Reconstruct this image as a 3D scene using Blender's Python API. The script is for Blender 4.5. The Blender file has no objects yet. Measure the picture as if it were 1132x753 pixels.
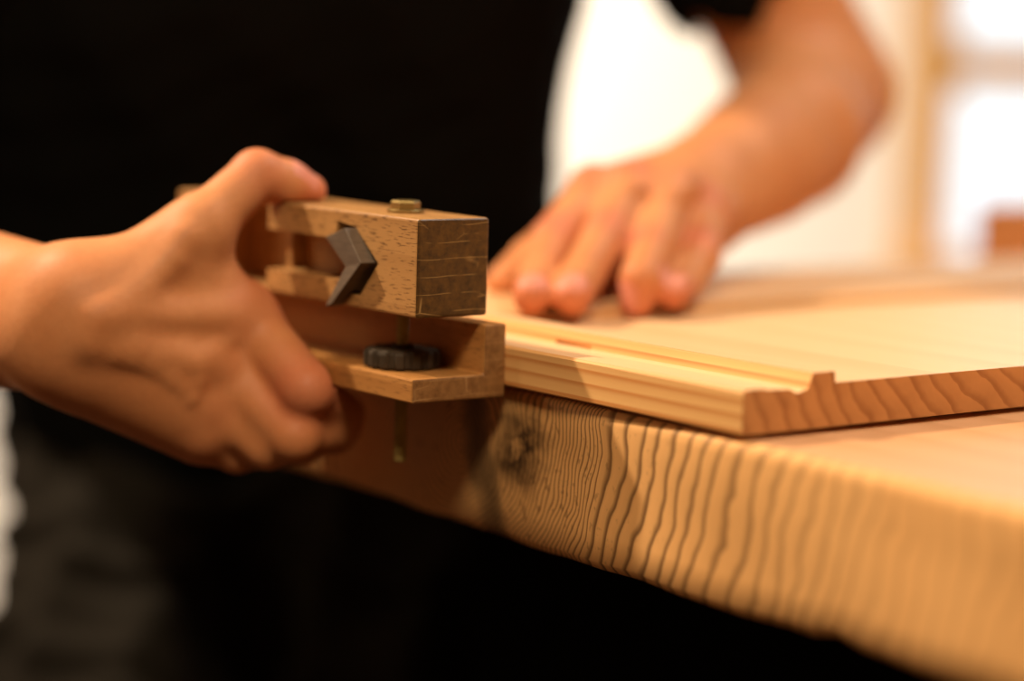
import bpy, bmesh, math, random
import numpy as np
from mathutils import Vector, Matrix

random.seed(4)
scn = bpy.context.scene
COL = scn.collection

# ------------------------------------------------------------------ camera
W, H, F = 1132.0, 753.0, 2500.0
CAM = np.array([0.5966, -0.5689, 0.1330])
YAW, PITCH, ROLL = -0.9128, 0.1216, -0.0292
_cy, _sy = math.cos(YAW), math.sin(YAW)
_f = np.array([_sy * math.cos(PITCH), _cy * math.cos(PITCH), -math.sin(PITCH)])
_r = np.array([_cy, -_sy, 0.0])
_d = np.cross(_f, _r)
_r2 = math.cos(ROLL) * _r + math.sin(ROLL) * _d
_d2 = -math.sin(ROLL) * _r + math.cos(ROLL) * _d
MC = np.array([_r2, _d2, _f])
cam_data = bpy.data.cameras.new('camera')
cam = bpy.data.objects.new('camera', cam_data)
COL.objects.link(cam)
cam.matrix_world = Matrix(((_r2[0], -_d2[0], -_f[0], CAM[0]), (_r2[1], -_d2[1], -_f[1], CAM[1]),
                           (_r2[2], -_d2[2], -_f[2], CAM[2]), (0, 0, 0, 1)))
cam_data.sensor_width = 36.0
cam_data.sensor_fit = 'HORIZONTAL'
cam_data.lens = F / W * 36.0
cam_data.clip_start = 0.02
cam_data.dof.use_dof = True
cam_data.dof.focus_distance = 0.905
cam_data.dof.aperture_fstop = 2.1
scn.camera = cam


def at(px, py, d):
    """point seen at a pixel of the photograph, d metres into the scene"""
    return CAM + MC.T @ np.array([(px - W / 2) / F, (py - H / 2) / F, 1.0]) * d


def on(px, py, ax, v):
    r = MC.T @ np.array([(px - W / 2) / F, (py - H / 2) / F, 1.0])
    return CAM + r * ((v - CAM[ax]) / r[ax])


# ------------------------------------------------------------------ view, world, lights
vs = scn.view_settings
scn.display_settings.display_device = 'sRGB'
vs.view_transform = 'Standard'
vs.look = 'None'
vs.gamma = 1.0
vs.use_curve_mapping = False
vs.exposure = 0.0

world = bpy.data.worlds.new('world')
scn.world = world
world.use_nodes = True
bg = world.node_tree.nodes['Background']
bg.inputs[0].default_value = (0.93, 0.975, 1.0, 1)
bg.inputs[1].default_value = 1.5

FLOOR_Z = -0.92
CEIL_Z = 1.75
TOOL = np.array([-0.17, -0.03, 0.05])


def look_rot(src, dst):
    return (Vector(dst) - Vector(src)).to_track_quat('-Z', 'Y').to_euler()


def lamp(name, kind, loc, power, color, target=None, **kw):
    l = bpy.data.lights.new(name, kind)
    l.energy = power
    l.color = color
    for k, v in kw.items():
        setattr(l, k, v)
    o = bpy.data.objects.new(name, l)
    COL.objects.link(o)
    o.location = loc
    if target is not None:
        o.rotation_euler = look_rot(loc, target)
    return o


hv = np.array([_f[0], _f[1], 0.0]); hv /= np.linalg.norm(hv)      # horizontal view direction
rv = np.array([_r[0], _r[1], 0.0])                                # horizontal right
key_dir = np.array([-1.0, -0.60, 1.26]); key_dir /= np.linalg.norm(key_dir)
lamp('key_lamp', 'POINT', TOOL + key_dir * 1.75, 152.0, (1.0, 0.80, 0.57), shadow_soft_size=0.03)
side_dir = np.array([1.0, -0.72, 1.24]); side_dir /= np.linalg.norm(side_dir)
lamp('side_lamp', 'AREA', TOOL + side_dir * 1.7, 20.0, (1.0, 0.78, 0.52), TOOL, shape='DISK', size=0.35)
left_dir = np.array([-0.85, -1.0, 0.38]); left_dir /= np.linalg.norm(left_dir)
lamp('left_fill', 'AREA', TOOL + left_dir * 1.5, 2.4, (1.0, 0.77, 0.50), TOOL, shape='DISK', size=0.35)  # added weak fill from the left front, lifts the slab and gripping hand
wall_c = CAM + hv * 3.3
lamp('wall_fill', 'AREA', CAM + hv * 2.3 - rv * 0.15 + np.array([0, 0, 0.80]), 15.0, (1.0, 0.935, 0.84),
     wall_c - rv * 0.36 + np.array([0, 0, -0.55]), shape='DISK', size=0.5, spread=math.radians(105))  # added light out of view, brightens the back wall
lamp('overhead_fill', 'AREA', np.array([0.05, 1.0, 1.5]), 15.0, (1.0, 0.93, 0.84), (-0.05, 0.2, 0.0), shape='DISK', size=0.6)  # added overhead fill, brightens the board and bench tops


# ------------------------------------------------------------------ object helpers
def tag(o, label=None, cat=None, group=None, kind=None):
    if label: o['label'] = label
    if cat: o['category'] = cat
    if group: o['group'] = group
    if kind: o['kind'] = kind
    return o


def empty(name, loc):
    o = bpy.data.objects.new(name, None)
    o.empty_display_size = 0.05
    COL.objects.link(o)
    o.location = loc
    return o


def link_mesh(name, me, mats, parent=None, smooth=False):
    o = bpy.data.objects.new(name, me)
    COL.objects.link(o)
    for m in (mats if isinstance(mats, (list, tuple)) else [mats]):
        me.materials.append(m)
    if parent is not None:
        o.parent = parent
        o.matrix_parent_inverse = Matrix.Translation(-Vector(parent.location)) if parent.type == 'EMPTY' else Matrix()
    if smooth:
        for p in me.polygons: p.use_smooth = True
    return o


def bm_obj(name, bm, mats, parent=None, smooth=False):
    me = bpy.data.meshes.new(name)
    bmesh.ops.recalc_face_normals(bm, faces=bm.faces[:])
    bm.to_mesh(me); bm.free()
    return link_mesh(name, me, mats, parent, smooth)


def add_box(bm, lo, hi, mat=None):
    vs_ = [bm.verts.new((x, y, z)) for x in (lo[0], hi[0]) for y in (lo[1], hi[1]) for z in (lo[2], hi[2])]
    fs = [(0, 1, 3, 2), (4, 6, 7, 5), (0, 4, 5, 1), (2, 3, 7, 6), (0, 2, 6, 4), (1, 5, 7, 3)]
    out = [bm.faces.new([vs_[i] for i in f]) for f in fs]
    if mat is not None:
        bmesh.ops.transform(bm, matrix=mat, verts=vs_)
    return vs_, out


def bevel_all(bm, w, seg=2, edges=None):
    bmesh.ops.recalc_face_normals(bm, faces=bm.faces[:])
    bmesh.ops.bevel(bm, geom=(edges if edges is not None else bm.edges[:]), offset=w, offset_type='OFFSET',
                    segments=seg, profile=0.5, affect='EDGES', clamp_overlap=True)


def prism(bm, prof, axis, a, b):
    """extrude a 2-D outline along a world axis"""
    def P(u, v, t):
        return {0: (t, u, v), 1: (u, t, v), 2: (u, v, t)}[axis]
    A = [bm.verts.new(P(u, v, a)) for u, v in prof]
    B = [bm.verts.new(P(u, v, b)) for u, v in prof]
    n = len(prof)
    bm.faces.new(A); bm.faces.new(B[::-1])
    for i in range(n):
        bm.faces.new((A[i], B[i], B[(i + 1) % n], A[(i + 1) % n]))


def boolean(o, cutter_bm, op='DIFFERENCE'):
    me = bpy.data.meshes.new('cut')
    bmesh.ops.recalc_face_normals(cutter_bm, faces=cutter_bm.faces[:])
    cutter_bm.to_mesh(me); cutter_bm.free()
    c = bpy.data.objects.new('cut', me)
    COL.objects.link(c)
    m = o.modifiers.new('b', 'BOOLEAN')
    m.operation = op; m.solver = 'EXACT'; m.object = c
    bpy.context.view_layer.update()
    dg = bpy.context.evaluated_depsgraph_get()
    new = bpy.data.meshes.new_from_object(o.evaluated_get(dg))
    o.modifiers.clear()
    old = o.data
    o.data = new
    bpy.data.meshes.remove(old)
    bpy.data.objects.remove(c)
    bpy.data.meshes.remove(me)


# ------------------------------------------------------------------ materials
class NT:
    def __init__(self, name):
        self.m = bpy.data.materials.new(name)
        self.m.use_nodes = True
        self.t = self.m.node_tree
        self.b = self.t.nodes['Principled BSDF']
        self.tc = None

    def n(self, kind, **kw):
        nd = self.t.nodes.new(kind)
        for k, v in kw.items():
            if k.startswith('_'):
                setattr(nd, k[1:], v)
        return nd

    def link(self, a, b):
        self.t.links.new(a, b)

    def val(self, sock, v):
        if isinstance(v, (int, float)): sock.default_value = v
        elif isinstance(v, (tuple, list)): sock.default_value = v
        else: self.link(v, sock)

    def coord(self):
        if self.tc is None: self.tc = self.n('ShaderNodeTexCoord')
        return self.tc.outputs['Object']

    def math(self, op, a, b=None, c=None, clamp=False):
        nd = self.n('ShaderNodeMath'); nd.operation = op; nd.use_clamp = clamp
        self.val(nd.inputs[0], a)
        if b is not None: self.val(nd.inputs[1], b)
        if c is not None: self.val(nd.inputs[2], c)
        return nd.outputs[0]

    def mapping(self, scale=(1, 1, 1), loc=(0, 0, 0), rot=(0, 0, 0), src=None):
        nd = self.n('ShaderNodeMapping')
        nd.inputs['Scale'].default_value = scale
        nd.inputs['Location'].default_value = loc
        nd.inputs['Rotation'].default_value = rot
        self.link(src if src is not None else self.coord(), nd.inputs[0])
        return nd.outputs[0]

    def noise(self, vec, scale=5, detail=4, rough=0.55, dist=0.0):
        nd = self.n('ShaderNodeTexNoise')
        nd.inputs['Scale'].default_value = scale
        nd.inputs['Detail'].default_value = detail
        nd.inputs['Roughness'].default_value = rough
        nd.inputs['Distortion'].default_value = dist
        self.link(vec, nd.inputs['Vector'])
        return nd.outputs['Fac']

    def ramp(self, fac, stops, interp='LINEAR'):
        nd = self.n('ShaderNodeValToRGB')
        cr = nd.color_ramp
        cr.interpolation = interp
        while len(cr.elements) < len(stops): cr.elements.new(0.5)
        for e, (p, c) in zip(cr.elements, stops):
            e.position = p
            e.color = (c[0], c[1], c[2], 1) if isinstance(c, (tuple, list)) else (c, c, c, 1)
        self.val(nd.inputs[0], fac)
        return nd.outputs[0]

    def mix(self, fac, a, b, mode='MIX'):
        nd = self.n('ShaderNodeMix'); nd.data_type = 'RGBA'; nd.blend_type = mode
        self.val(nd.inputs[0], fac)
        for s, v in ((nd.inputs[6], a), (nd.inputs[7], b)):
            if isinstance(v, (tuple, list)): s.default_value = (v[0], v[1], v[2], 1)
            else: self.link(v, s)
        return nd.outputs[2]

    def sep(self, vec=None):
        nd = self.n('ShaderNodeSeparateXYZ')
        self.link(vec if vec is not None else self.coord(), nd.inputs[0])
        return nd.outputs

    def bump(self, h, strength=0.3, dist=0.001):
        nd = self.n('ShaderNodeBump')
        nd.inputs['Strength'].default_value = strength
        nd.inputs['Distance'].default_value = dist
        self.link(h, nd.inputs['Height'])
        self.link(nd.outputs[0], self.b.inputs['Normal'])

    def out(self, color=None, rough=None, **kw):
        if color is not None: self.val(self.b.inputs['Base Color'], (*color, 1) if isinstance(color, (tuple, list)) else color)
        if rough is not None: self.val(self.b.inputs['Roughness'], rough)
        for k, v in kw.items():
            self.val(self.b.inputs[k.replace('_', ' ')], v)
        return self.m


def srgb(r, g, b):
    f = lambda c: (c / 255) / 12.92 if c / 255 <= 0.04045 else ((c / 255 + 0.055) / 1.055) ** 2.4
    return (f(r), f(g), f(b))


def wood(name, light, dark, ring=0.005, center=(-0.05, -0.08), axis=0, wobble=0.004, fleck=0.0, fleck_col=None,
         rough=0.5, streak=0.35, sharp=0.6, warp_scale=6.0, spec=0.35):
    """timber sawn from a log: growth rings round an axis, fibres along it"""
    t = NT(name)
    st = [1.0, 1.0, 1.0]; st[axis] = 0.08
    long_ = t.mapping(tuple(st))
    warp = t.noise(long_, warp_scale * 3, 3)
    xyz = t.sep()
    u, v = [xyz[i] for i in range(3) if i != axis]
    du = t.math('ADD', u, -center[0]); dv = t.math('ADD', v, -center[1])
    r = t.math('SQRT', t.math('ADD', t.math('MULTIPLY', du, du), t.math('MULTIPLY', dv, dv)))
    r = t.math('ADD', r, t.math('MULTIPLY', t.math('SUBTRACT', warp, 0.5), wobble * 4))
    ph = t.math('FRACT', t.math('DIVIDE', r, ring))
    band = t.ramp(ph, [(0.0, 0.0), (0.55, 0.25), (0.86, 1.0), (0.97, 0.9), (1.0, 0.0)])
    fine = t.noise(long_, 420, 3, 0.6)
    med = t.noise(long_, 70, 3, 0.6)
    big = t.noise(long_, 14, 2, 0.5)
    f = t.math('ADD', t.math('MULTIPLY', band, sharp), t.math('MULTIPLY', t.math('SUBTRACT', med, 0.5), streak))
    f = t.math('ADD', f, t.math('MULTIPLY', t.math('SUBTRACT', big, 0.5), 0.5), clamp=True)
    col = t.mix(f, light, dark)
    if fleck > 0:
        fl = t.mapping((16 if axis != 0 else 1.6, 16 if axis != 1 else 1.6, 16 if axis != 2 else 1.6))
        nz = t.noise(fl, 95, 2, 0.5)
        m = t.ramp(nz, [(0.57, 0.0), (0.66, 1.0)])
        col = t.mix(t.math('MULTIPLY', m, fleck), col, fleck_col or dark)
    t.bump(t.math('ADD', fine, t.math('MULTIPLY', band, 0.5)), 0.12, 0.0006)
    t.out(col, rough, Specular_IOR_Level=spec)
    return t.m


def plain(name, col, rough=0.6, **kw):
    t = NT(name)
    nz = t.noise(t.mapping(), 40, 4)
    c = t.mix(t.math('MULTIPLY', nz, 0.5), col, tuple(c * 0.82 for c in col))
    t.out(c, rough, **kw)
    return t.m


# pale pine of the grooved panel, cut along x; end grain drinks more light than the long faces
PINE = wood('pine_long_grain', srgb(242, 188, 120), srgb(200, 120, 52), ring=0.0052, center=(-0.03, -0.07), wobble=0.0012, rough=0.48, streak=0.3, sharp=0.78)
PINE_FACE = wood('pine_face_grain', srgb(240, 198, 148), srgb(226, 172, 116), ring=0.021, center=(0.02, -0.22), wobble=0.0015, rough=0.4, streak=0.25, sharp=0.45, spec=0.55)
PINE_END = wood('pine_end_grain', srgb(206, 146, 90), srgb(146, 88, 44), ring=0.0088, center=(0.215, 0.125), wobble=0.0028, rough=0.7, streak=0.5, sharp=0.6, warp_scale=12)
PINE_STRIP = wood('pine_cross_strip', srgb(238, 194, 142), srgb(222, 164, 108), ring=0.009, center=(-0.30, -0.06), axis=1, wobble=0.002, rough=0.5, spec=0.4)
BEECH = wood('beech_long_grain', srgb(184, 136, 82), srgb(146, 100, 54), ring=0.012, center=(-0.08, 0.02), wobble=0.002, fleck=0.75, fleck_col=srgb(84, 52, 24), rough=0.42, sharp=0.35)
BEECH_FENCE = wood('beech_fence_grain', srgb(188, 132, 72), srgb(146, 94, 44), ring=0.010, center=(-0.09, -0.04), wobble=0.002, fleck=0.45, fleck_col=srgb(96, 58, 26), rough=0.42, sharp=0.4)


def beech_end(name, base, dark, scratch):
    t = NT(name)
    c = t.coord()
    n1 = t.ramp(t.noise(t.mapping((1, 1, 1)), 210, 5, 0.7), [(0.32, 0.0), (0.66, 1.0)])
    n2 = t.noise(t.mapping((1, 6, 1)), 40, 3)
    col = t.mix(t.math('MULTIPLY', n1, 0.9), base, dark)
    col = t.mix(t.math('MULTIPLY', n2, 0.35), col, tuple(x * 0.5 for x in dark))
    # thin level scores and looping scratches worn into the end
    z = t.sep()[2]
    wv = t.noise(t.mapping((1, 1, 1)), 22, 2)
    zz = t.math('ADD', z, t.math('MULTIPLY', wv, 0.006))
    fr = t.math('FRACT', t.math('DIVIDE', zz, 0.0071))
    line = t.ramp(fr, [(0.0, 1.0), (0.045, 0.0)])
    brk = t.ramp(t.noise(t.mapping((1, 1, 2), (3, 1, 2)), 70, 2), [(0.42, 0.0), (0.55, 1.0)])
    col = t.mix(t.math('MULTIPLY', t.math('MULTIPLY', line, brk), 0.95), col, scratch)
    v = t.n('ShaderNodeTexVoronoi'); v.feature = 'DISTANCE_TO_EDGE'
    v.inputs['Scale'].default_value = 75
    t.link(t.mapping((1, 0.55, 1.3)), v.inputs['Vector'])
    cr = t.ramp(v.outputs['Distance'], [(0.0, 1.0), (0.025, 0.0)])
    brk2 = t.ramp(t.noise(t.mapping((1, 1, 1), (7, 3, 1)), 55, 2), [(0.50, 0.0), (0.62, 1.0)])
    col = t.mix(t.math('MULTIPLY', t.math('MULTIPLY', cr, brk2), 0.8), col, scratch)
    t.bump(n1, 0.2, 0.0005)
    t.out(col, 0.45)
    return t.m


BEECH_END = beech_end('beech_end_grain', srgb(112, 76, 30), srgb(58, 36, 11), srgb(196, 156, 98))
BEECH_FENCE_END = beech_end('beech_fence_end_grain', srgb(172, 124, 74), srgb(124, 82, 44), srgb(190, 146, 96))


def bench_front():
    """weathered slab: dense rings close to a knot, widening to the right"""
    t = NT('weathered_slab')
    x, y, z = t.sep()
    w1 = t.noise(t.mapping((1, 1, 1)), 14, 3)
    w2 = t.noise(t.mapping((1, 1, 0.6)), 45, 3)
    tilt = t.math('MULTIPLY', z, -0.24)
    dx = t.math('ADD', t.math('ADD', x, 0.176), tilt)
    dx = t.math('ADD', dx, t.math('MULTIPLY', t.math('SUBTRACT', w1, 0.5), 0.034))
    dx = t.math('ADD', dx, t.math('MULTIPLY', t.math('SUBTRACT', w2, 0.5), 0.0022))
    dz = t.math('MULTIPLY', t.math('ADD', z, 0.030), 0.95)
    r = t.math('SQRT', t.math('ADD', t.math('MULTIPLY', dx, dx), t.math('MULTIPLY', dz, dz)))
    pha = t.math('DIVIDE', r, 0.0029)
    phb = t.math('ADD', t.math('DIVIDE', t.math('SUBTRACT', r, 0.100), 0.0098), 0.100 / 0.0029)
    ph = t.math('FRACT', t.math('MINIMUM', pha, phb))
    band = t.ramp(ph, [(0.0, 0.10), (0.18, 0.0), (0.62, 0.12), (0.80, 0.75), (0.90, 1.0), (0.97, 0.7), (1.0, 0.15)])
    far = t.math('SUBTRACT', 1.0, t.ramp(t.math('MULTIPLY', r, 2.0), [(0.30, 0.0), (0.52, 0.72)]))
    mott = t.noise(t.mapping((1, 1, 0.35)), 9, 3)
    pale = t.mix(mott, srgb(250, 198, 132), srgb(230, 166, 96))
    col = t.mix(t.math('MULTIPLY', t.math('MULTIPLY', band, far), 0.86), pale, srgb(84, 50, 20))
    # broken specks of the weathered early wood
    sp = t.ramp(t.noise(t.mapping((1, 1, 0.7)), 330, 2), [(0.62, 0.0), (0.70, 1.0)])
    near = t.ramp(t.math('MULTIPLY', r, 2.0), [(0.10, 1.0), (0.34, 0.0)])
    col = t.mix(t.math('MULTIPLY', t.math('MULTIPLY', sp, near), 0.55), col, srgb(80, 48, 20))
    # the knot with its dark heart and a dark streak beside it
    kx = t.math('ADD', x, 0.140); kz = t.math('ADD', z, 0.026)
    kr = t.math('SQRT', t.math('ADD', t.math('MULTIPLY', t.math('MULTIPLY', kx, kx), 0.8), t.math('MULTIPLY', kz, kz)))
    kr = t.math('ADD', kr, t.math('MULTIPLY', t.math('SUBTRACT', t.noise(t.mapping((1, 1, 1)), 90, 3), 0.5), 0.022))
    kd = t.ramp(t.noise(t.mapping((1, 1, 1)), 130, 4), [(0.30, 0.5), (0.55, 1.0)])
    kn = t.ramp(t.math('MULTIPLY', kr, 40.0), [(0.0, 0.45), (0.13, 0.25), (0.24, 1.0), (0.44, 0.8), (0.85, 0.0)])
    col = t.mix(t.math('MULTIPLY', kn, kd), col, srgb(50, 30, 13))
    sx = t.math('ADD', t.math('ADD', x, 0.176), t.math('MULTIPLY', t.math('SUBTRACT', t.noise(t.mapping((1, 1, 1)), 24, 3), 0.5), 0.035))
    sx = t.math('ADD', sx, t.math('MULTIPLY', z, 0.25))
    st = t.ramp(t.math('ABSOLUTE', t.math('MULTIPLY', sx, 30.0)), [(0.0, 0.9), (0.22, 0.75), (0.46, 0.0)])
    col = t.mix(t.math('MULTIPLY', st, 0.85), col, srgb(58, 44, 26))
    t.bump(t.math('SUBTRACT', 1.0, band), 0.2, 0.0007)
    t.out(col, 0.62, Specular_IOR_Level=0.3)
    return t.m


SLAB = bench_front()
SLAB_DROP = 0.0024
SLAB_TOP = wood('slab_top_grain', srgb(226, 172, 124), srgb(204, 148, 98), ring=0.03, center=(-0.3, -0.2), wobble=0.004, rough=0.42, sharp=0.4, spec=0.5)
SHADEBLOCK = plain('under_bench_shade', (0.0025, 0.002, 0.0016), 0.9, Specular_IOR_Level=0.05)  # near-black colour stands in for the shade under the slab
IRON = NT('dark_oiled_iron')
_n = IRON.noise(IRON.mapping(), 180, 4, 0.65)
IRON.out(IRON.mix(_n, srgb(78, 68, 58), srgb(38, 31, 25)), IRON.math('ADD', IRON.math('MULTIPLY', _n, 0.25), 0.36), Metallic=0.75)
IRON.bump(_n, 0.25, 0.0004)
IRON = IRON.m
STEEL = NT('worn_blade_steel')
_n = STEEL.noise(STEEL.mapping((1, 1, 6)), 120, 4, 0.6)
STEEL.out(STEEL.mix(_n, srgb(128, 112, 96), srgb(84, 70, 58)), 0.6, Metallic=0.35)
STEEL = STEEL.m
BRASS = NT('yellowed_zinc_steel')
_n = BRASS.noise(BRASS.mapping(), 220, 3)
BRASS.out(BRASS.mix(_n, srgb(190, 164, 108), srgb(134, 112, 66)), 0.34, Metallic=0.85)
BRASS = BRASS.m
KNURL = plain('black_bakelite_nut', srgb(66, 55, 43), 0.65, Specular_IOR_Level=0.2)
THREAD = NT('oiled_bronze_thread')
_n = THREAD.noise(THREAD.mapping(), 260, 3)
THREAD.out(THREAD.mix(_n, srgb(206, 182, 108), srgb(134, 114, 60)), 0.45, Metallic=0.25)
THREAD = THREAD.m
PLASTER = plain('cream_plaster', srgb(240, 232, 220), 0.9)
DIMWALL = plain('brown_wall_panelling', srgb(96, 72, 52), 0.9)
FLOORM = wood('floor_boards', srgb(70, 48, 32), srgb(44, 29, 18), ring=0.06, center=(0.1, -1.4), wobble=0.01, rough=0.7)
OAK = wood('window_oak', srgb(222, 168, 92), srgb(194, 138, 66), ring=0.03, center=(0.3, 0.4), axis=2, rough=0.6)
OFFCUT = wood('offcut_wood', srgb(176, 116, 66), srgb(128, 78, 40), ring=0.012, center=(0.0, -0.1), axis=1, rough=0.6)


def glass():
    t = NT('window_glass')
    out = t.t.nodes['Material Output']
    tr = t.n('ShaderNodeBsdfTransparent'); tr.inputs[0].default_value = (0.97, 0.99, 1, 1)
    gl = t.n('ShaderNodeBsdfGlossy'); gl.inputs['Roughness'].default_value = 0.02
    fr = t.n('ShaderNodeFresnel'); fr.inputs[0].default_value = 1.45
    mx = t.n('ShaderNodeMixShader')
    t.link(fr.outputs[0], mx.inputs[0]); t.link(tr.outputs[0], mx.inputs[1]); t.link(gl.outputs[0], mx.inputs[2])
    t.link(mx.outputs[0], out.inputs[0])
    return t.m


GLASS = glass()
BLIND = NT('cream_blind_fabric')
BLIND.out(BLIND.mix(BLIND.noise(BLIND.mapping((1, 1, 8)), 60, 2), srgb(250, 232, 196), srgb(240, 216, 172)), 0.9, Transmission_Weight=0.0)
BLIND = BLIND.m


def skin_mat():
    t = NT('skin')
    c = t.mapping()
    n1 = t.noise(c, 35, 4, 0.6)
    n2 = t.noise(c, 260, 3, 0.6)
    at_ = t.n('ShaderNodeAttribute'); at_.attribute_name = 'flush'
    base = t.mix(n1, srgb(228, 160, 108), srgb(204, 126, 74))
    base = t.mix(t.math('MULTIPLY', at_.outputs['Fac'], 0.75), base, srgb(214, 112, 90))
    base = t.mix(t.math('MULTIPLY', n2, 0.22), base, srgb(160, 92, 58))
    t.bump(n2, 0.22, 0.0006)
    t.out(base, 0.55, Subsurface_Weight=0.07, Subsurface_Scale=0.004, Specular_IOR_Level=0.3)
    t.b.inputs['Subsurface Radius'].default_value = (1.0, 0.35, 0.18)
    return t.m


SKIN = skin_mat()
NAIL = NT('fingernail').out(srgb(226, 146, 122), 0.5, Specular_IOR_Level=0.25)
SHIRT = plain('black_cotton', (0.0035, 0.0035, 0.003), 0.95, Specular_IOR_Level=0.1)
TROUSER = plain('charcoal_denim', (0.015, 0.0118, 0.008), 0.9, Specular_IOR_Level=0.15)
HAIR = plain('dark_hair', (0.012, 0.008, 0.005), 0.6)
LEATHER = plain('dark_leather', (0.02, 0.015, 0.01), 0.5)

# ------------------------------------------------------------------ the room
ang = math.atan2(rv[1], rv[0])
ROT = Matrix.Rotation(ang, 4, 'Z')
ORG = Vector((CAM[0], CAM[1], 0.0))
RM = Matrix.Translation(ORG) @ ROT            # room frame: x to the right of the view, y ahead


def room_box(bm, lo, hi):
    add_box(bm, lo, hi, RM)


def struct(name, boxes, mat, parent=None, bev=0.0):
    bm = bmesh.new()
    for lo, hi in boxes: room_box(bm, lo, hi)
    if bev: bevel_all(bm, bev, 2)
    o = bm_obj(name, bm, mat, parent)
    if parent is None: o['kind'] = 'structure'
    return o


XL, XR, YB, YF, T = -2.2, 2.2, -1.6, 3.3, 0.12
WX0, WX1, WZ0, WZ1 = 0.605, 1.75, -0.135, 1.15
struct('floor', [((XL - T, YB - T, FLOOR_Z - T), (XR + T, YF + T, FLOOR_Z))], FLOORM)
struct('ceiling', [((XL - T, YB - T, CEIL_Z), (XR + T, YF + T, CEIL_Z + T))], DIMWALL)
struct('wall_left', [((XL - T, YB - T, FLOOR_Z), (XL, YF + T, CEIL_Z))], DIMWALL)
struct('wall_right', [((XR, YB - T, FLOOR_Z), (XR + T, YF + T, CEIL_Z))], DIMWALL)
struct('wall_front', [((XL, YB - T, FLOOR_Z), (XR, YB, CEIL_Z))], DIMWALL)
struct('wall_back', [((XL, YF, FLOOR_Z), (WX0, YF + T, CEIL_Z)), ((WX1, YF, FLOOR_Z), (XR, YF + T, CEIL_Z)),
                     ((WX0, YF, FLOOR_Z), (WX1, YF + T, WZ0)), ((WX0, YF, WZ1), (WX1, YF + T, CEIL_Z))], PLASTER)
struct('baseboard_back', [((XL, YF - 0.018, FLOOR_Z), (XR, YF, FLOOR_Z + 0.09))], OAK)
win = struct('window_1', [((WX0 - 0.045, YF - 0.02, WZ0 - 0.0), (WX0 + 0.022, YF + 0.06, WZ1)),
                          ((WX1 - 0.02, YF - 0.02, WZ0), (WX1 + 0.045, YF + 0.06, WZ1)),
                          ((WX0 - 0.045, YF - 0.02, WZ1 - 0.02), (WX1 + 0.045, YF + 0.06, WZ1 + 0.045))], OAK)
struct('window_sill', [((WX0 - 0.06, YF - 0.07, WZ0 - 0.04), (WX1 + 0.06, YF + 0.06, WZ0 + 0.004))], OAK, win)
struct('muntin', [((WX0 + 0.02, YF + 0.0, 0.118), (WX1 - 0.02, YF + 0.05, 0.180))], OAK, win)
struct('pane', [((WX0 + 0.02, YF + 0.024, WZ0 + 0.004), (WX1 - 0.02, YF + 0.028, 0.118))], GLASS, win)
struct('pane', [((WX0 + 0.02, YF + 0.024, 0.180), (WX1 - 0.02, YF + 0.028, WZ1 - 0.02))], GLASS, win)

# ------------------------------------------------------------------ workbench
bench = tag(empty('workbench', (0.1, 0.4, FLOOR_Z)), 'thick weathered timber workbench slab with knot and wavy growth rings on its edge', 'workbench')
TA = -0.0465                                   # the slab is turned a little against the panel


def slab_edge_y(x): return -0.0082 + TA * x + 0.0075


def bench_slab():
    bm = bmesh.new()
    random.seed(9)
    xs = [-0.51 + i * 0.0125 for i in range(117)]
    ph = [random.uniform(0, 6.28) for _ in range(6)]

    def zb(x):
        z = -0.0672 - 0.0005 * math.sin(17 * x + ph[0]) - 0.0004 * math.sin(61 * x + ph[1]) - 0.0003 * math.sin(140 * x + ph[2])
        z += 0.0035 * math.exp(-((x - 0.055) / 0.006) ** 2)
        if x < -0.33: z -= 0.03 * (-0.33 - x)
        return z
    prof_n = [(0.0, 0.006), (0.0004, 0.003), (0.0016, 0.0012), (0.004, 0.0)]
    rows = []
    for x in xs:
        y0 = slab_edge_y(x)
        w = 0.0006 * math.sin(43 * x + ph[3]) + 0.0004 * math.sin(97 * x + ph[4])
        b = zb(x)
        ring = []
        ring.append((x, y0 + 1.25, -SLAB_DROP))
        for dy, dz in prof_n[::-1]: ring.append((x, y0 + w + dy, -dz - SLAB_DROP))
        for k in range(1, 6):
            z = -0.008 + (b + 0.004 + 0.008) * k / 5
            ring.append((x, y0 + w + 0.0006 * math.sin(90 * z + 30 * x), z))
        ring.append((x, y0 + w + 0.004, b))
        ring.append((x, y0 + 1.25, b))
        rows.append([bm.verts.new(p) for p in ring])
    m = len(rows[0])
    for a, c in zip(rows, rows[1:]):
        for j in range(m):
            f = bm.faces.new((a[j], a[(j + 1) % m], c[(j + 1) % m], c[j]))
            f.material_index = 1 if j == 0 else 0
            f.smooth = 0 < j < m - 2
    bm.faces.new(rows[0]); bm.faces.new(rows[-1][::-1])
    return bm


bm_obj('slab_top', bench_slab(), [SLAB, SLAB_TOP], bench)
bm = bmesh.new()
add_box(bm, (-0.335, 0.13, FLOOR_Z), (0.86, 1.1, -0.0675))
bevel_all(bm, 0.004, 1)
bm_obj('shade_block', bm, SHADEBLOCK, bench)  # unseen block added to keep the space under the slab black

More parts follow.
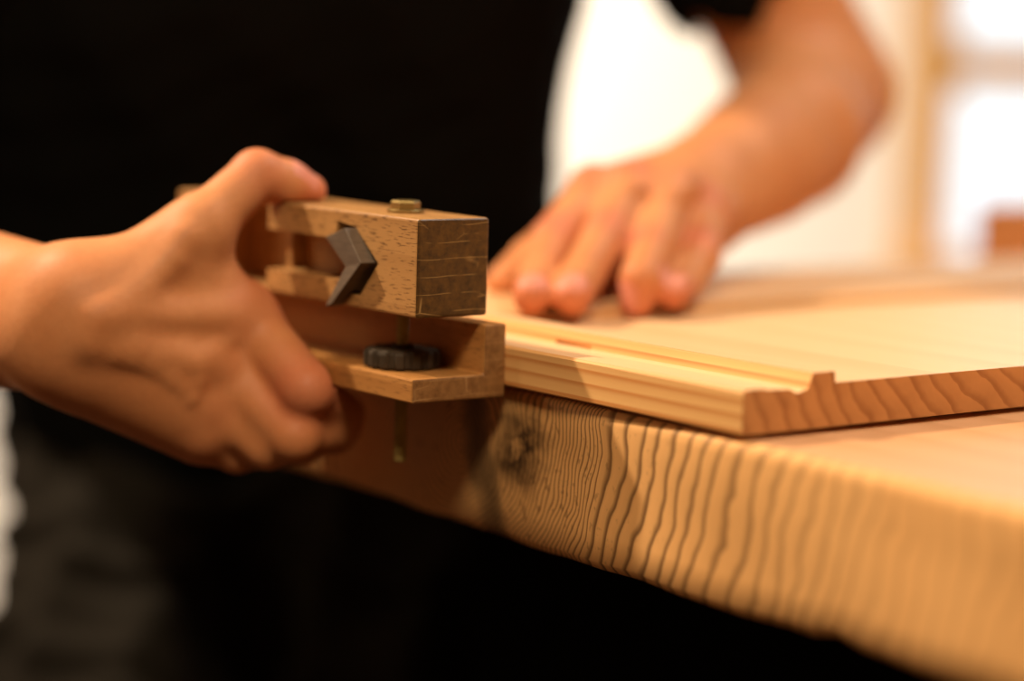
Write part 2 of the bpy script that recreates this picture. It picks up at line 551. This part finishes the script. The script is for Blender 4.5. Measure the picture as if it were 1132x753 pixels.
# ------------------------------------------------------------------ the grooved panel
panel = tag(empty('grooved_panel', (-0.1, 0.3, 0.0)), 'pale pine board with grooved front edge lying on the workbench', 'board')
ZL, ZP, ZR = 0.0168, 0.0168, 0.0212
X_STRIP = -0.206
YEND = 0.74
bm = bmesh.new()
prof = [(0.0, 0.0006), (0.0006, 0.0), (YEND, 0.0), (YEND, ZP), (0.0475, ZP), (0.0470, ZR), (0.0362, ZR), (0.0354, ZR - 0.0006),
        (0.0330, 0.0152), (0.0275, 0.0140), (0.0235, 0.0158), (0.0115, 0.0162), (0.0105, ZL), (0.0012, ZL), (0.0, ZL - 0.0010)]
prism(bm, prof, 0, X_STRIP, 0.0)
bm.normal_update()
for f in bm.faces:
    if abs(f.normal.x) > 0.9: f.material_index = 1
    elif abs(f.normal.z) > 0.9: f.material_index = 2
o = bm_obj('panel', bm, [PINE, PINE_END, PINE_FACE], panel)
cut = bmesh.new()                                # a split along the foot of the ridge wall
prism(cut, [(-0.152, 0.0345), (-0.128, 0.0338), (-0.128, 0.0326), (-0.152, 0.0331)], 2, 0.0120, 0.0166)
boolean(o, cut)
bm = bmesh.new()
prof = [(0.0, 0.0006), (0.0006, 0.0), (0.06, 0.0), (0.061, -SLAB_DROP), (YEND, -SLAB_DROP), (YEND, ZR), (0.0358, ZR), (0.0330, 0.0152), (0.0275, 0.0140), (0.0235, 0.0158),
        (0.0115, 0.0162), (0.0105, ZL), (0.0012, ZL), (0.0, ZL - 0.0010)]
prism(bm, prof, 0, -0.332, X_STRIP - 0.0002)
bevel_all(bm, 0.0006, 1)
bm_obj('cross_strip', bm, PINE_STRIP, panel)

# ------------------------------------------------------------------ the grooving plane
plane = tag(empty('grooving_plane', (-0.2, -0.03, -0.0046)), 'old wooden grooving plane with adjustable fence held at the board edge', 'hand plane')
XE, XN = -0.1427, -0.338
bm = bmesh.new()
add_box(bm, (XN, -0.0466, 0.0300), (XE, -0.0108, 0.0703))
bevel_all(bm, 0.0013, 3)
bm.normal_update()
for f in bm.faces:
    if f.normal.x > 0.55: f.material_index = 1
stock = bm_obj('stock', bm, [BEECH, BEECH_END], plane)
cut = bmesh.new()
prism(cut, [(-0.2535, 0.0405), (-0.2535, 0.0580), (-0.2035, 0.0580), (-0.2015, 0.0655), (-0.1880, 0.0640), (-0.1705, 0.0500),
            (-0.1840, 0.0350), (-0.1960, 0.0365), (-0.2000, 0.0405)], 1, -0.06, -0.029)
boolean(stock, cut)
cut = bmesh.new()                                # hollow added behind the mouth so the stock goes dark beside the hand
add_box(cut, (-0.322, -0.06, 0.0312), (-0.2575, -0.0150, 0.0692))
boolean(stock, cut)
cut = bmesh.new()
add_box(cut, (-0.2640, -0.06, 0.0405), (-0.2535, -0.0365, 0.0580))
boolean(stock, cut)
# blade: a chevron section bar standing out of the mouth
yb, yf = -0.0330, -0.0525


def chev(y):
    P = lambda px, py: tuple(on(px, py, 1, yf)[[0, 2]])
    return [P(357, 262), P(381, 252), P(399, 291), P(366, 336), P(356.5, 339), P(379, 295)]


bm = bmesh.new()
base = chev(yf)
A = [bm.verts.new((u, yf + (0.0012 if i in (0, 4, 5) else 0.0), v)) for i, (u, v) in enumerate(base)]
B = [bm.verts.new((u + 0.0006, yb, v)) for u, v in base]
n = len(base)
for Q in (A, B): bm.faces.new((Q[0], Q[1], Q[2], Q[5])); bm.faces.new((Q[5], Q[2], Q[3], Q[4]))
for i in range(n): bm.faces.new((A[i], B[i], B[(i + 1) % n], A[(i + 1) % n]))
bevel_all(bm, 0.0004, 2)
bm_obj('blade', bm, STEEL, plane)
# fence: L section
bm = bmesh.new()
prism(bm, [(-0.0475, -0.0046), (-0.0006, -0.0046), (-0.0006, 0.0260), (-0.0117, 0.0260), (-0.0117, 0.0054), (-0.0475, 0.0054)], 0, XN, XE)
bevel_all(bm, 0.0008, 2)
bm.normal_update()
for f in bm.faces:
    if f.normal.x > 0.55: f.material_index = 1
fence = bm_obj('fence', bm, [BEECH_FENCE, BEECH_FENCE_END], plane)
BX, BY = -0.1770, -0.0290


def lathe(bm, prof, c, seg=32, lobes=None):
    rows = []
    for r, z in prof:
        ring = []
        for k in range(seg):
            a = 2 * math.pi * k / seg
            q = r * (lobes(a) if lobes else 1.0)
            ring.append(bm.verts.new((c[0] + q * math.cos(a), c[1] + q * math.sin(a), z)))
        rows.append(ring)
    for a, b in zip(rows, rows[1:]):
        for k in range(seg):
            bm.faces.new((a[k], a[(k + 1) % seg], b[(k + 1) % seg], b[k]))
    bm.faces.new(rows[0][::-1]); bm.faces.new(rows[-1])


bm = bmesh.new()                                  # threaded rod
prof = [(0.0022, -0.0350)]
z = -0.0342
while z < 0.0300:
    prof += [(0.0029, z), (0.0023, z + 0.0006)]
    z += 0.0012
prof += [(0.0026, 0.0702)]
lathe(bm, prof, (BX, BY), 20)
bolt = bm_obj('bolt', bm, THREAD, plane)
bm = bmesh.new()                                  # hexagon head on a washer
lathe(bm, [(0.0058, 0.0716), (0.0062, 0.0720), (0.0062, 0.0746), (0.0056, 0.0754)], (BX, BY), 6)
bm_obj('bolt_head', bm, BRASS, bolt)
bm = bmesh.new()
lathe(bm, [(0.0074, 0.0703), (0.0078, 0.0706), (0.0078, 0.0714), (0.0074, 0.0717)], (BX, BY), 32)
bm_obj('washer', bm, BRASS, plane)
bm = bmesh.new()                                  # lobed adjusting nut
lob = lambda a: 1.0 - 0.11 * min(1.0, max(0.0, 1.6 * math.cos(14 * a) + 0.25))
lathe(bm, [(0.0140, 0.0056), (0.0160, 0.0062), (0.0163, 0.0070), (0.0163, 0.0118), (0.0158, 0.0130), (0.0142, 0.0136)], (BX, BY), 144, lob)
lathe(bm, [(0.0050, 0.0130), (0.0050, 0.0148), (0.0046, 0.0152)], (BX, BY), 24)
bm_obj('adjusting_nut', bm, KNURL, plane)

# ------------------------------------------------------------------ offcut at the far end of the bench
oc = on(1094, 291, 2, 0.0)
bm = bmesh.new()
add_box(bm, (-0.035, -0.09, 0.0), (0.035, 0.09, 0.045))
bevel_all(bm, 0.003, 2)
oo = bm_obj('wood_offcut', bm, OFFCUT)
oo.location = (oc[0] + 0.02, oc[1] + 0.09, -SLAB_DROP)
tag(oo, 'small brown wood offcut standing on the far end of the bench', 'wood block')

# ------------------------------------------------------------------ distance-field bodies
def smin(a, b, k):
    if k <= 0: return np.minimum(a, b)
    h = np.maximum(k - np.abs(a - b), 0.0) / k
    return np.minimum(a, b) - h * h * k * 0.25


class Body:
    """groups of tapered limbs blended into one skin, meshed as one surface"""
    def __init__(self):
        self.g = []            # (prims, k_inside, k_to_body, op)

    def add(self, prims, kin=0.006, kout=0.01, op='u'):
        self.g.append((prims, kin, kout, op))

    @staticmethod
    def chain(*pts):
        return [(np.array(a[0], float), np.array(b[0], float), a[1], b[1]) for a, b in zip(pts, pts[1:])]

    @staticmethod
    def prim(P, pr):
        a, b, ra, rb = pr
        ba = b - a
        L = ba @ ba + 1e-12
        h = np.clip(((P - a) @ ba) / L, 0, 1)
        return np.linalg.norm(P - a - h[:, None] * ba, axis=1) - (ra + (rb - ra) * h)

    def eval(self, P, cull=None):
        d = np.full(len(P), 1.0 if cull is None else cull[1])
        for prims, kin, kout, op in self.g:
            g = None
            for pr in prims:
                if cull is not None:
                    if self.prim(cull[0][None], pr)[0] > cull[1] + kin + kout + 0.014: continue
                v = self.prim(P, pr)
                g = v if g is None else smin(g, v, kin)
            if g is None: continue
            if op == 'u': d = smin(d, g, kout)
            elif op == 's': d = -smin(-d, g, kout)
        return d

    def march(self, px, py, d0=0.6, d1=1.8):
        o = CAM; r = at(px, py, 1.0) - CAM; L = np.linalg.norm(r); r = r / L
        t = d0
        for _ in range(200):
            s = self.eval((o + r * t)[None])[0]
            if s < 2e-4: return o + r * t
            t += max(s * 0.8, 2e-4)
            if t > d1 + 1: break
        return None

    def mesh(self, name, h, disp=None, B=16, keep_out=()):
        lo = np.min([np.minimum(p[0] - p[2], p[1] - p[3]) for g in self.g for p in g[0]], axis=0) - 4 * h
        hi = np.max([np.maximum(p[0] + p[2], p[1] + p[3]) for g in self.g for p in g[0]], axis=0) + 4 * h
        nb = np.ceil((hi - lo) / (h * B)).astype(int)
        I = np.stack(np.meshgrid(*[np.arange(k) for k in nb], indexing='ij'), -1).reshape(-1, 3)
        cen = lo + (I + 0.5) * B * h
        R = B * h * 0.8661
        dc = np.concatenate([self.eval(cen[i:i + 20000]) for i in range(0, len(cen), 20000)])
        I = I[np.abs(dc) < R + 0.022 + 2 * h]
        N = nb * B + 2
        gid = lambda c: (c[:, 0] * N[1] + c[:, 1]) * N[2] + c[:, 2]
        loc = np.stack(np.meshgrid(*[np.arange(B + 1)] * 3, indexing='ij'), -1).reshape(-1, 3)
        ids, pos, quads = [], [], []
        cor = np.array([(i, j, k) for i in (0, 1) for j in (0, 1) for k in (0, 1)])
        edges = [(a, b) for a in range(8) for b in range(a + 1, 8) if np.abs(cor[a] - cor[b]).sum() == 1]
        for blk in I:
            base = blk * B
            P = lo + (base + loc) * h
            c = lo + (base + B * 0.5) * h
            v = self.eval(P, (c, R + 2 * h))
            if disp is not None: v = v + disp(P)
            for blo, bhi in keep_out:                 # flesh flattens against what it presses on
                q = np.abs(P - (blo + bhi) / 2) - (bhi - blo) / 2 - 0.0007
                v = np.maximum(v, -(np.linalg.norm(np.maximum(q, 0), axis=1) + np.minimum(q.max(1), 0)))
            if v.min() > 0 or v.max() < 0: continue
            V = v.reshape((B + 1,) * 3)
            S = V < 0
            cs = [S[a[0]:a[0] + B, a[1]:a[1] + B, a[2]:a[2] + B] for a in cor]
            cnt = sum(x.astype(int) for x in cs)
            act = np.argwhere((cnt > 0) & (cnt < 8))
            if len(act) == 0: continue
            vals = np.stack([V[act[:, 0] + a[0], act[:, 1] + a[1], act[:, 2] + a[2]] for a in cor], 1)
            acc = np.zeros((len(act), 3)); num = np.zeros(len(act))
            for a, b in edges:
                va, vb = vals[:, a], vals[:, b]
                x = (va < 0) != (vb < 0)
                t = np.where(x, va / np.where(x, va - vb, 1), 0)
                acc += np.where(x[:, None], cor[a] + t[:, None] * (cor[b] - cor[a]), 0)
                num += x
            ids.append(gid(base + act)); pos.append(lo + (base + act + acc / num[:, None]) * h)
            for ax in range(3):
                sl0 = [slice(0, B)] * 3; sl1 = [slice(0, B)] * 3; sl1[ax] = slice(1, B + 1)
                a0, a1 = S[tuple(sl0)], S[tuple(sl1)]
                e = np.argwhere(a0 != a1)
                if len(e) == 0: continue
                ins = a0[e[:, 0], e[:, 1], e[:, 2]]
                u, w = [(1, 2), (2, 0), (0, 1)][ax]
                du = np.zeros(3, int); du[u] = 1
                dw = np.zeros(3, int); dw[w] = 1
                g = base + e
                q = np.stack([gid(g - du - dw), gid(g - dw), gid(g), gid(g - du)], 1)
                q[~ins] = q[~ins][:, ::-1]
                quads.append(q)
        ids = np.concatenate(ids); pos = np.concatenate(pos); quads = np.concatenate(quads)
        o = np.argsort(ids); ids = ids[o]; pos = pos[o]
        k = np.clip(np.searchsorted(ids, quads), 0, len(ids) - 1)
        ok = (ids[k] == quads).all(1)
        quads = k[ok]
        me = bpy.data.meshes.new(name)
        me.vertices.add(len(pos)); me.vertices.foreach_set('co', pos.astype(np.float32).ravel())
        me.loops.add(len(quads) * 4); me.loops.foreach_set('vertex_index', quads.astype(np.int32).ravel())
        me.polygons.add(len(quads)); me.polygons.foreach_set('loop_start', np.arange(0, len(quads) * 4, 4, dtype=np.int32))
        me.polygons.foreach_set('use_smooth', np.ones(len(quads), bool))
        me.update(calc_edges=True)
        me.validate()
        return me, pos, quads


MM = 0.001
ch = Body.chain
body = Body()
flush = []                                       # reddened spots of skin: (centre, radius)

# --- torso, neck, head (under the shirt / above the picture)
SA = at(640, -330, 1.34)                          # the person's left shoulder
SB = np.array([-0.655, -0.035, 0.285])            # the person's right shoulder
SMID = (SA + SB) / 2
HIP = np.array([-0.735, 0.235, -0.07])
LAT = SA - SB; LAT /= np.linalg.norm(LAT)
FWD = np.cross(LAT, [0, 0, 1]); FWD /= np.linalg.norm(FWD)
NECK = SMID + np.array([0, 0, 0.075]) + FWD * 0.01
HEAD = NECK + FWD * 0.07 + np.array([0, 0, 0.135])
CH = SMID - np.array([0, 0, 0.10]) - FWD * 0.03
torso = [(CH - LAT * 0.07, CH + LAT * 0.07, 0.072, 0.072), (HIP - LAT * 0.065 + [0, 0, 0.05], HIP + LAT * 0.065 + [0, 0, 0.05], 0.072, 0.072),
         (CH - LAT * 0.06, HIP - LAT * 0.055, 0.070, 0.070), (CH + LAT * 0.06, HIP + LAT * 0.055, 0.070, 0.070),
         (SB, SMID, 0.05, 0.062), (SMID, SA, 0.062, 0.05), (SMID, NECK, 0.06, 0.052), (NECK, HEAD - FWD * 0.015 - [0, 0, 0.05], 0.052, 0.05)]
body.add(torso, 0.05, 0.05)
UPH = np.array([0, 0, 1.0])
body.add([(HEAD - FWD * 0.012 + UPH * 0.03, HEAD + FWD * 0.012 + UPH * 0.035, 0.076, 0.074),
          (HEAD + FWD * 0.005, HEAD + FWD * 0.04 - UPH * 0.065, 0.066, 0.036),
          (HEAD + FWD * 0.075 + UPH * 0.01, HEAD + FWD * 0.092 - UPH * 0.028, 0.009, 0.013),
          (HEAD + FWD * 0.066 - UPH * 0.058 - LAT * 0.016, HEAD + FWD * 0.066 - UPH * 0.058 + LAT * 0.016, 0.009, 0.009),
          (HEAD + FWD * 0.068 + UPH * 0.032 - LAT * 0.03, HEAD + FWD * 0.068 + UPH * 0.032 + LAT * 0.03, 0.012, 0.012),
          (HEAD - LAT * 0.076 + UPH * 0.02, HEAD - LAT * 0.074 - UPH * 0.015, 0.014, 0.009),
          (HEAD + LAT * 0.076 + UPH * 0.02, HEAD + LAT * 0.074 - UPH * 0.015, 0.014, 0.009)], 0.02, 0.03)
for s in (-1, 1):
    e = HEAD + FWD * 0.082 + UPH * 0.014 + LAT * 0.031 * s
    body.add([(e, e, 0.012, 0.012)], 0.0, 0.008, 's')
    e = HEAD + FWD * 0.068 + UPH * 0.012 + LAT * 0.031 * s
    body.add([(e, e, 0.0125, 0.0125)], 0.0, 0.002)

# --- person's right arm and hand (gripping the plane)
EL = at(-250, 318, 1.15)
body.add(ch((SB, 0.050), (EL, 0.041)), 0.02, 0.03)
body.add(ch((at(-250, 304, 1.15), 0.036), (at(-120, 308, 1.06), 0.034), (at(78, 327, 0.957), 0.0180)) +
         ch((at(-250, 332, 1.15), 0.036), (at(-120, 348, 1.06), 0.032), (at(72, 384, 0.960), 0.0190)), 0.02, 0.03)
MI, MM_, MR, MP = at(272, 352, 0.984), at(242, 405, 0.980), at(230, 445, 0.979), at(222, 478, 0.982)
W1, W2 = at(78, 327, 0.957), at(72, 384, 0.960)
CMC, MT = at(112, 332, 0.956), at(222, 250, 0.968)
IPT, TIPT = at(284, 194, 0.984), at(342, 211, 0.997)
body.add(ch((W1, 0.0180), (MI, 0.0128)) + ch((W1 * 0.6 + W2 * 0.4, 0.018), (MM_, 0.0130)) +
         ch((W1 * 0.3 + W2 * 0.7, 0.018), (MR, 0.0122)) + ch((W2, 0.0185), (MP, 0.0112)) +
         ch((at(110, 365, 0.966), 0.016), (at(225, 405, 0.992), 0.014)) +
         ch((at(112, 398, 0.966), 0.0165), (at(222, 455, 0.986), 0.0125)), 0.022, 0.012)
body.add(ch((CMC, 0.0160), (MT, 0.0124)), 0.004, 0.022)
body.add(ch((MT, 0.0124), (IPT, 0.0112), (at(318, 203, 0.991), 0.0100), (TIPT, 0.0076)), 0.003, 0.006)
body.add(ch((at(205, 278, 0.974), 0.012), (at(246, 338, 0.984), 0.0105)), 0.004, 0.020)
PI_ = at(340, 431, 0.962)
body.add(ch((MI, 0.0126), (PI_, 0.0115), (at(372, 456, 0.985), 0.0098), (at(382, 456, 1.008), 0.0085)), 0.003, 0.008)
body.add(ch((MM_, 0.0124), (at(326, 482, 0.966), 0.0110), (at(368, 478, 0.990), 0.0094), (at(378, 474, 1.012), 0.0082)), 0.003, 0.006)
body.add(ch((MR, 0.0118), (at(296, 492, 0.974), 0.0103), (at(336, 490, 0.997), 0.0090), (at(348, 484, 1.018), 0.008)), 0.003, 0.005)
body.add(ch((MP, 0.0108), (at(262, 499, 0.986), 0.0092), (at(296, 497, 1.008), 0.0078), (at(310, 492, 1.02), 0.007)), 0.003, 0.005)
nails = []


def nail(tip, back, out, size):
    nails.append((tip, back, out, size))


# --- person's left arm and hand (pressed flat on the board)
ELB = at(903, 102, 1.42)
body.add(ch((SA, 0.050), (at(862, 20, 1.405), 0.041), (ELB, 0.041)), 0.02, 0.03)
V1, V2 = at(776, 189, 1.205), at(797, 221, 1.200)
body.add(ch((ELB, 0.041), (at(872, 150, 1.315), 0.0385), (at(812, 193, 1.235), 0.0275)) +
         ch((at(835, 165, 1.27), 0.030), (V1, 0.0190)) + ch((at(845, 182, 1.27), 0.030), (V2, 0.0190)), 0.02, 0.03)


def tipat(px, py, zs, r): return on(px, py, 2, zs + r * 0.97)


FING = {
    'index': [(at(655, 213, 1.140), 0.0120), (at(610, 268, 1.105), 0.0110), (at(595, 305, 1.080), 0.0099), (tipat(588, 326, ZR, 0.0088), 0.0088)],
    'middle': [(at(694, 209, 1.130), 0.0124), (at(668, 266, 1.088), 0.0114), (at(643, 306, 1.062), 0.0102), (tipat(632, 327, ZR, 0.0090), 0.0090)],
    'ring': [(at(738, 217, 1.132), 0.0122), (at(722, 272, 1.087), 0.0113), (at(708, 310, 1.058), 0.0096), (tipat(704, 332, ZP, 0.0085), 0.0085)],
    'pinky': [(at(779, 238, 1.142), 0.0116), (at(774, 282, 1.106), 0.0100), (at(760, 308, 1.088), 0.0088), (tipat(744, 324, ZR, 0.0076), 0.0076)]}
body.add(ch((V1, 0.0185), (FING['index'][0][0], 0.0124)) + ch((V1 * 0.7 + V2 * 0.3, 0.018), (FING['middle'][0][0], 0.0126)) +
         ch((V1 * 0.35 + V2 * 0.65, 0.018), (FING['ring'][0][0], 0.0122)) + ch((V2, 0.0185), (FING['pinky'][0][0], 0.0116)) +
         ch((at(765, 215, 1.205), 0.018), (at(705, 240, 1.165), 0.017)) + ch((at(785, 235, 1.20), 0.016), (at(765, 262, 1.165), 0.015)) +
         ch((at(780, 248, 1.19), 0.017), (at(722, 283, 1.150), 0.0160), (at(668, 286, 1.138), 0.0155), (at(625, 286, 1.132), 0.013)), 0.008, 0.012)
for k, pts in FING.items():
    body.add(ch(*pts), 0.003, 0.005)
body.add(ch((at(745, 215, 1.20), 0.016), (at(640, 245, 1.165), 0.0130), (at(588, 288, 1.135), 0.0112), (at(556, 313, 1.112), 0.0088)), 0.003, 0.008)

for k, pts in FING.items():
    tip, dip, r = pts[3][0], pts[2][0], pts[3][1]
    ax = (tip - dip) / np.linalg.norm(tip - dip)
    up = np.array([0, 0, 1.0]) - ax * ax[2]; up /= np.linalg.norm(up)
    nail(tip + up * r * 0.75 + ax * 0.0005, ax, up, r)
    flush.append((tip, 0.012)); flush.append((pts[1][0] + up * 0.008, 0.010)); flush.append((pts[0][0] + up * 0.008, 0.013))
    # creases over the middle joints
    q = pts[1][0]; side = np.cross(ax, up)
    for o_ in (-0.0022, 0.0012):
        c0 = q + up * pts[1][1] * 1.02 + ax * o_
        body.add([(c0 - side * 0.005, c0 + side * 0.005, 0.0007, 0.0007)], 0, 0.0015, 's')
tax = (TIPT - IPT) / np.linalg.norm(TIPT - IPT)
tvw = (CAM - TIPT); tvw = tvw - tax * (tvw @ tax); tvw /= np.linalg.norm(tvw)
tup = np.array([0, 0, 1.0]) - tax * tax[2]; tup /= np.linalg.norm(tup)
tnd = (tup * 0.8 + tvw * 0.6); tnd /= np.linalg.norm(tnd)
nail(at(329, 204, 0.993) + tnd * 0.0068, tax, tnd, 0.0085)
flush += [(TIPT, 0.012), (IPT, 0.013), (MI, 0.016), (PI_, 0.016), (MM_, 0.014), (MR, 0.013), (MP, 0.012)]


def vein(pts, r, sink, k=0.005):
    ps = [body.march(*p) for p in pts]
    if any(p is None for p in ps): return
    ps = [p + (p - CAM) / np.linalg.norm(p - CAM) * sink for p in ps]
    return (ch(*[(p, r) for p in ps]), 0.002, k, 'u')


extra = [vein([(212, 440), (218, 422), (216, 406), (234, 388), (258, 374)], 0.0017, 0.0015),
         vein([(130, 392), (165, 405), (190, 420), (200, 428)], 0.0016, 0.0015),
         vein([(120, 345), (160, 318), (190, 285), (205, 262)], 0.0024, 0.0020, 0.010),
         vein([(105, 355), (160, 350), (215, 350), (258, 350)], 0.0026, 0.0024, 0.012),
         vein([(100, 380), (150, 385), (200, 395), (236, 402)], 0.0024, 0.0024, 0.012),
         vein([(755, 195), (725, 205), (698, 208)], 0.0024, 0.0016, 0.010),
         vein([(770, 205), (755, 212), (742, 216)], 0.0024, 0.0016, 0.010)]
for e in extra:
    if e: body.g.append(e)
for c0, r0 in ((MI, 0.0095), (MM_, 0.0098), (MR, 0.009), (MP, 0.0085)):       # knuckle heads standing proud
    v = (CAM - c0) / np.linalg.norm(CAM - c0)
    body.add([(c0 + v * 0.0068, c0 + v * 0.0068, r0, r0)], 0, 0.006)
for k in ('index', 'middle', 'ring', 'pinky'):
    c0 = FING[k][0][0] + np.array([0, 0, 0.004])
    body.add([(c0, c0, 0.0096, 0.0096)], 0, 0.006)

BOXES = [(np.array(a), np.array(b)) for a, b in (((XN, -0.0466, 0.03), (XE, -0.0108, 0.0703)), ((XN, -0.0475, -0.0046), (XE, -0.0006, 0.0054)),
                                                   ((-0.332, 0.0, -0.002), (X_STRIP, YEND, ZR)), ((X_STRIP, 0.0, 0.0), (0.0, YEND, ZP)))]
me, pos, quads = body.mesh('person', 0.0016, keep_out=BOXES)
person = link_mesh('person', me, [SKIN, NAIL])
tag(person, 'person in black t-shirt gripping the wooden plane and pressing the board flat', 'person')
fl = np.zeros(len(pos))
for c, r in flush:
    fl = np.maximum(fl, np.exp(-((np.linalg.norm(pos - c, axis=1) / r) ** 2)))
at_ = me.attributes.new('flush', 'FLOAT', 'POINT')
at_.data.foreach_set('value', fl.astype(np.float32))
fc = pos[quads].mean(1)
mi = np.zeros(len(me.polygons), np.int32)
if len(me.polygons) == len(quads):
    for c, ax, up, r in nails:
        side = np.cross(ax, up)
        q = fc - c
        a, s, u = q @ ax, q @ side, q @ up
        hit = (np.abs(a) < r * 0.85) & (np.abs(s) < r * 0.72) & (u > -r * 0.45) & (u < r) & ((a / (r * 0.9)) ** 4 + (s / (r * 0.75)) ** 4 < 1)
        mi[hit] = 1
    me.polygons.foreach_set('material_index', mi)

# --- clothing
rng = np.random.RandomState(3)
WK = [(rng.normal(size=3) * s, rng.uniform(0, 6.28)) for s in (28, 28, 40, 40, 60)]


def folds(amp):
    def f(P):
        v = np.zeros(len(P))
        for k, p in WK: v += np.abs(np.sin(P @ k + p))
        return amp * (v / len(WK) - 0.6)
    return f


shirt = Body()
HW = LAT * 0.075
CH = CH + LAT * 0.022; HIP_S = HIP + LAT * 0.026
shirt.add([(CH - LAT * 0.10, CH + LAT * 0.078, 0.103, 0.103), (HIP_S - LAT * 0.07 + [0, 0, 0.0], HIP_S + LAT * 0.07 + [0, 0, 0.0], 0.103, 0.103),
           (CH - HW, HIP_S - HW, 0.100, 0.104), (CH + HW, HIP_S + HW, 0.100, 0.104),
           (SB - LAT * 0.005, SMID, 0.066, 0.078), (SMID, SA + LAT * 0.005, 0.078, 0.066), (SMID, SMID * 0.4 + NECK * 0.6, 0.078, 0.062)], 0.05, 0.05)
SLA = SA + (at(862, 20, 1.405) - SA) * 0.785
shirt.add(ch((SB - np.array([0, 0, 0.04]), 0.085), (HIP_S - LAT * 0.085 + np.array([0, 0, 0.015]), 0.107)), 0.02, 0.05)
shirt.add(ch((SA, 0.064), (SLA, 0.058)), 0.02, 0.03)
shirt.add(ch((SB, 0.064), (SB + (EL - SB) * 0.62, 0.066)), 0.02, 0.03)
dA = (SLA - SA) / np.linalg.norm(SLA - SA)
shirt.add(ch((SLA - dA * 0.07, 0.046), (SLA + dA * 0.13, 0.052)), 0.0, 0.004, 's')
dB = (EL - SB) / np.linalg.norm(EL - SB); SLB = SB + (EL - SB) * 0.62
shirt.add(ch((SLB - dB * 0.07, 0.047), (SLB + dB * 0.13, 0.054)), 0.0, 0.004, 's')
me, p_, q_ = shirt.mesh('t_shirt', 0.006, folds(0.010))
link_mesh('t_shirt', me, SHIRT, person)

tr = Body()
KA = HIP + LAT * 0.10 + FWD * 0.16 + np.array([0, 0, -0.40])
KB = HIP - LAT * 0.095 + FWD * 0.20 + np.array([0, 0, -0.38])
HA, HB = HIP + LAT * 0.085 - [0, 0, 0.04], HIP - LAT * 0.085 - [0, 0, 0.04]
AA = np.array([KA[0], KA[1], FLOOR_Z + 0.09]) - FWD * 0.09
AB = np.array([KB[0], KB[1], FLOOR_Z + 0.09]) - FWD * 0.05
tr.add([(HA, HB + LAT * 0.012, 0.105, 0.084)], 0.0, 0.0)
tr.add(ch((HA, 0.106), (KA, 0.094), (AA, 0.058)), 0.02, 0.03)
HB = HB + LAT * 0.012
tr.add(ch((HB, 0.086), (KB, 0.096), (AB, 0.058)), 0.02, 0.03)
me, p_, q_ = tr.mesh('trousers', 0.006, folds(0.032))
link_mesh('trousers', me, TROUSER, person)
for A0 in (AA, AB):
    sh = Body()
    a0 = np.array([A0[0], A0[1], FLOOR_Z + 0.045])
    sh.add([(a0 - FWD * 0.04, a0 + FWD * 0.15 - [0, 0, 0.008], 0.044, 0.036), (a0, a0 + [0, 0, 0.06], 0.046, 0.05)], 0.02, 0.0)
    me, p_, q_ = sh.mesh('shoe', 0.006)
    link_mesh('shoe', me, LEATHER, person)
hr = Body()
hr.add([(HEAD - FWD * 0.02 + UPH * 0.045, HEAD + FWD * 0.008 + UPH * 0.052, 0.083, 0.074), (HEAD - FWD * 0.04, HEAD - FWD * 0.05 - UPH * 0.03, 0.058, 0.045)], 0.02, 0.0)
hr.add([(HEAD + FWD * 0.11 + UPH * 0.0, HEAD + FWD * 0.10 - UPH * 0.05, 0.082, 0.09)], 0.0, 0.01, 's')
me, p_, q_ = hr.mesh('hair', 0.005)
link_mesh('hair', me, HAIR, person)
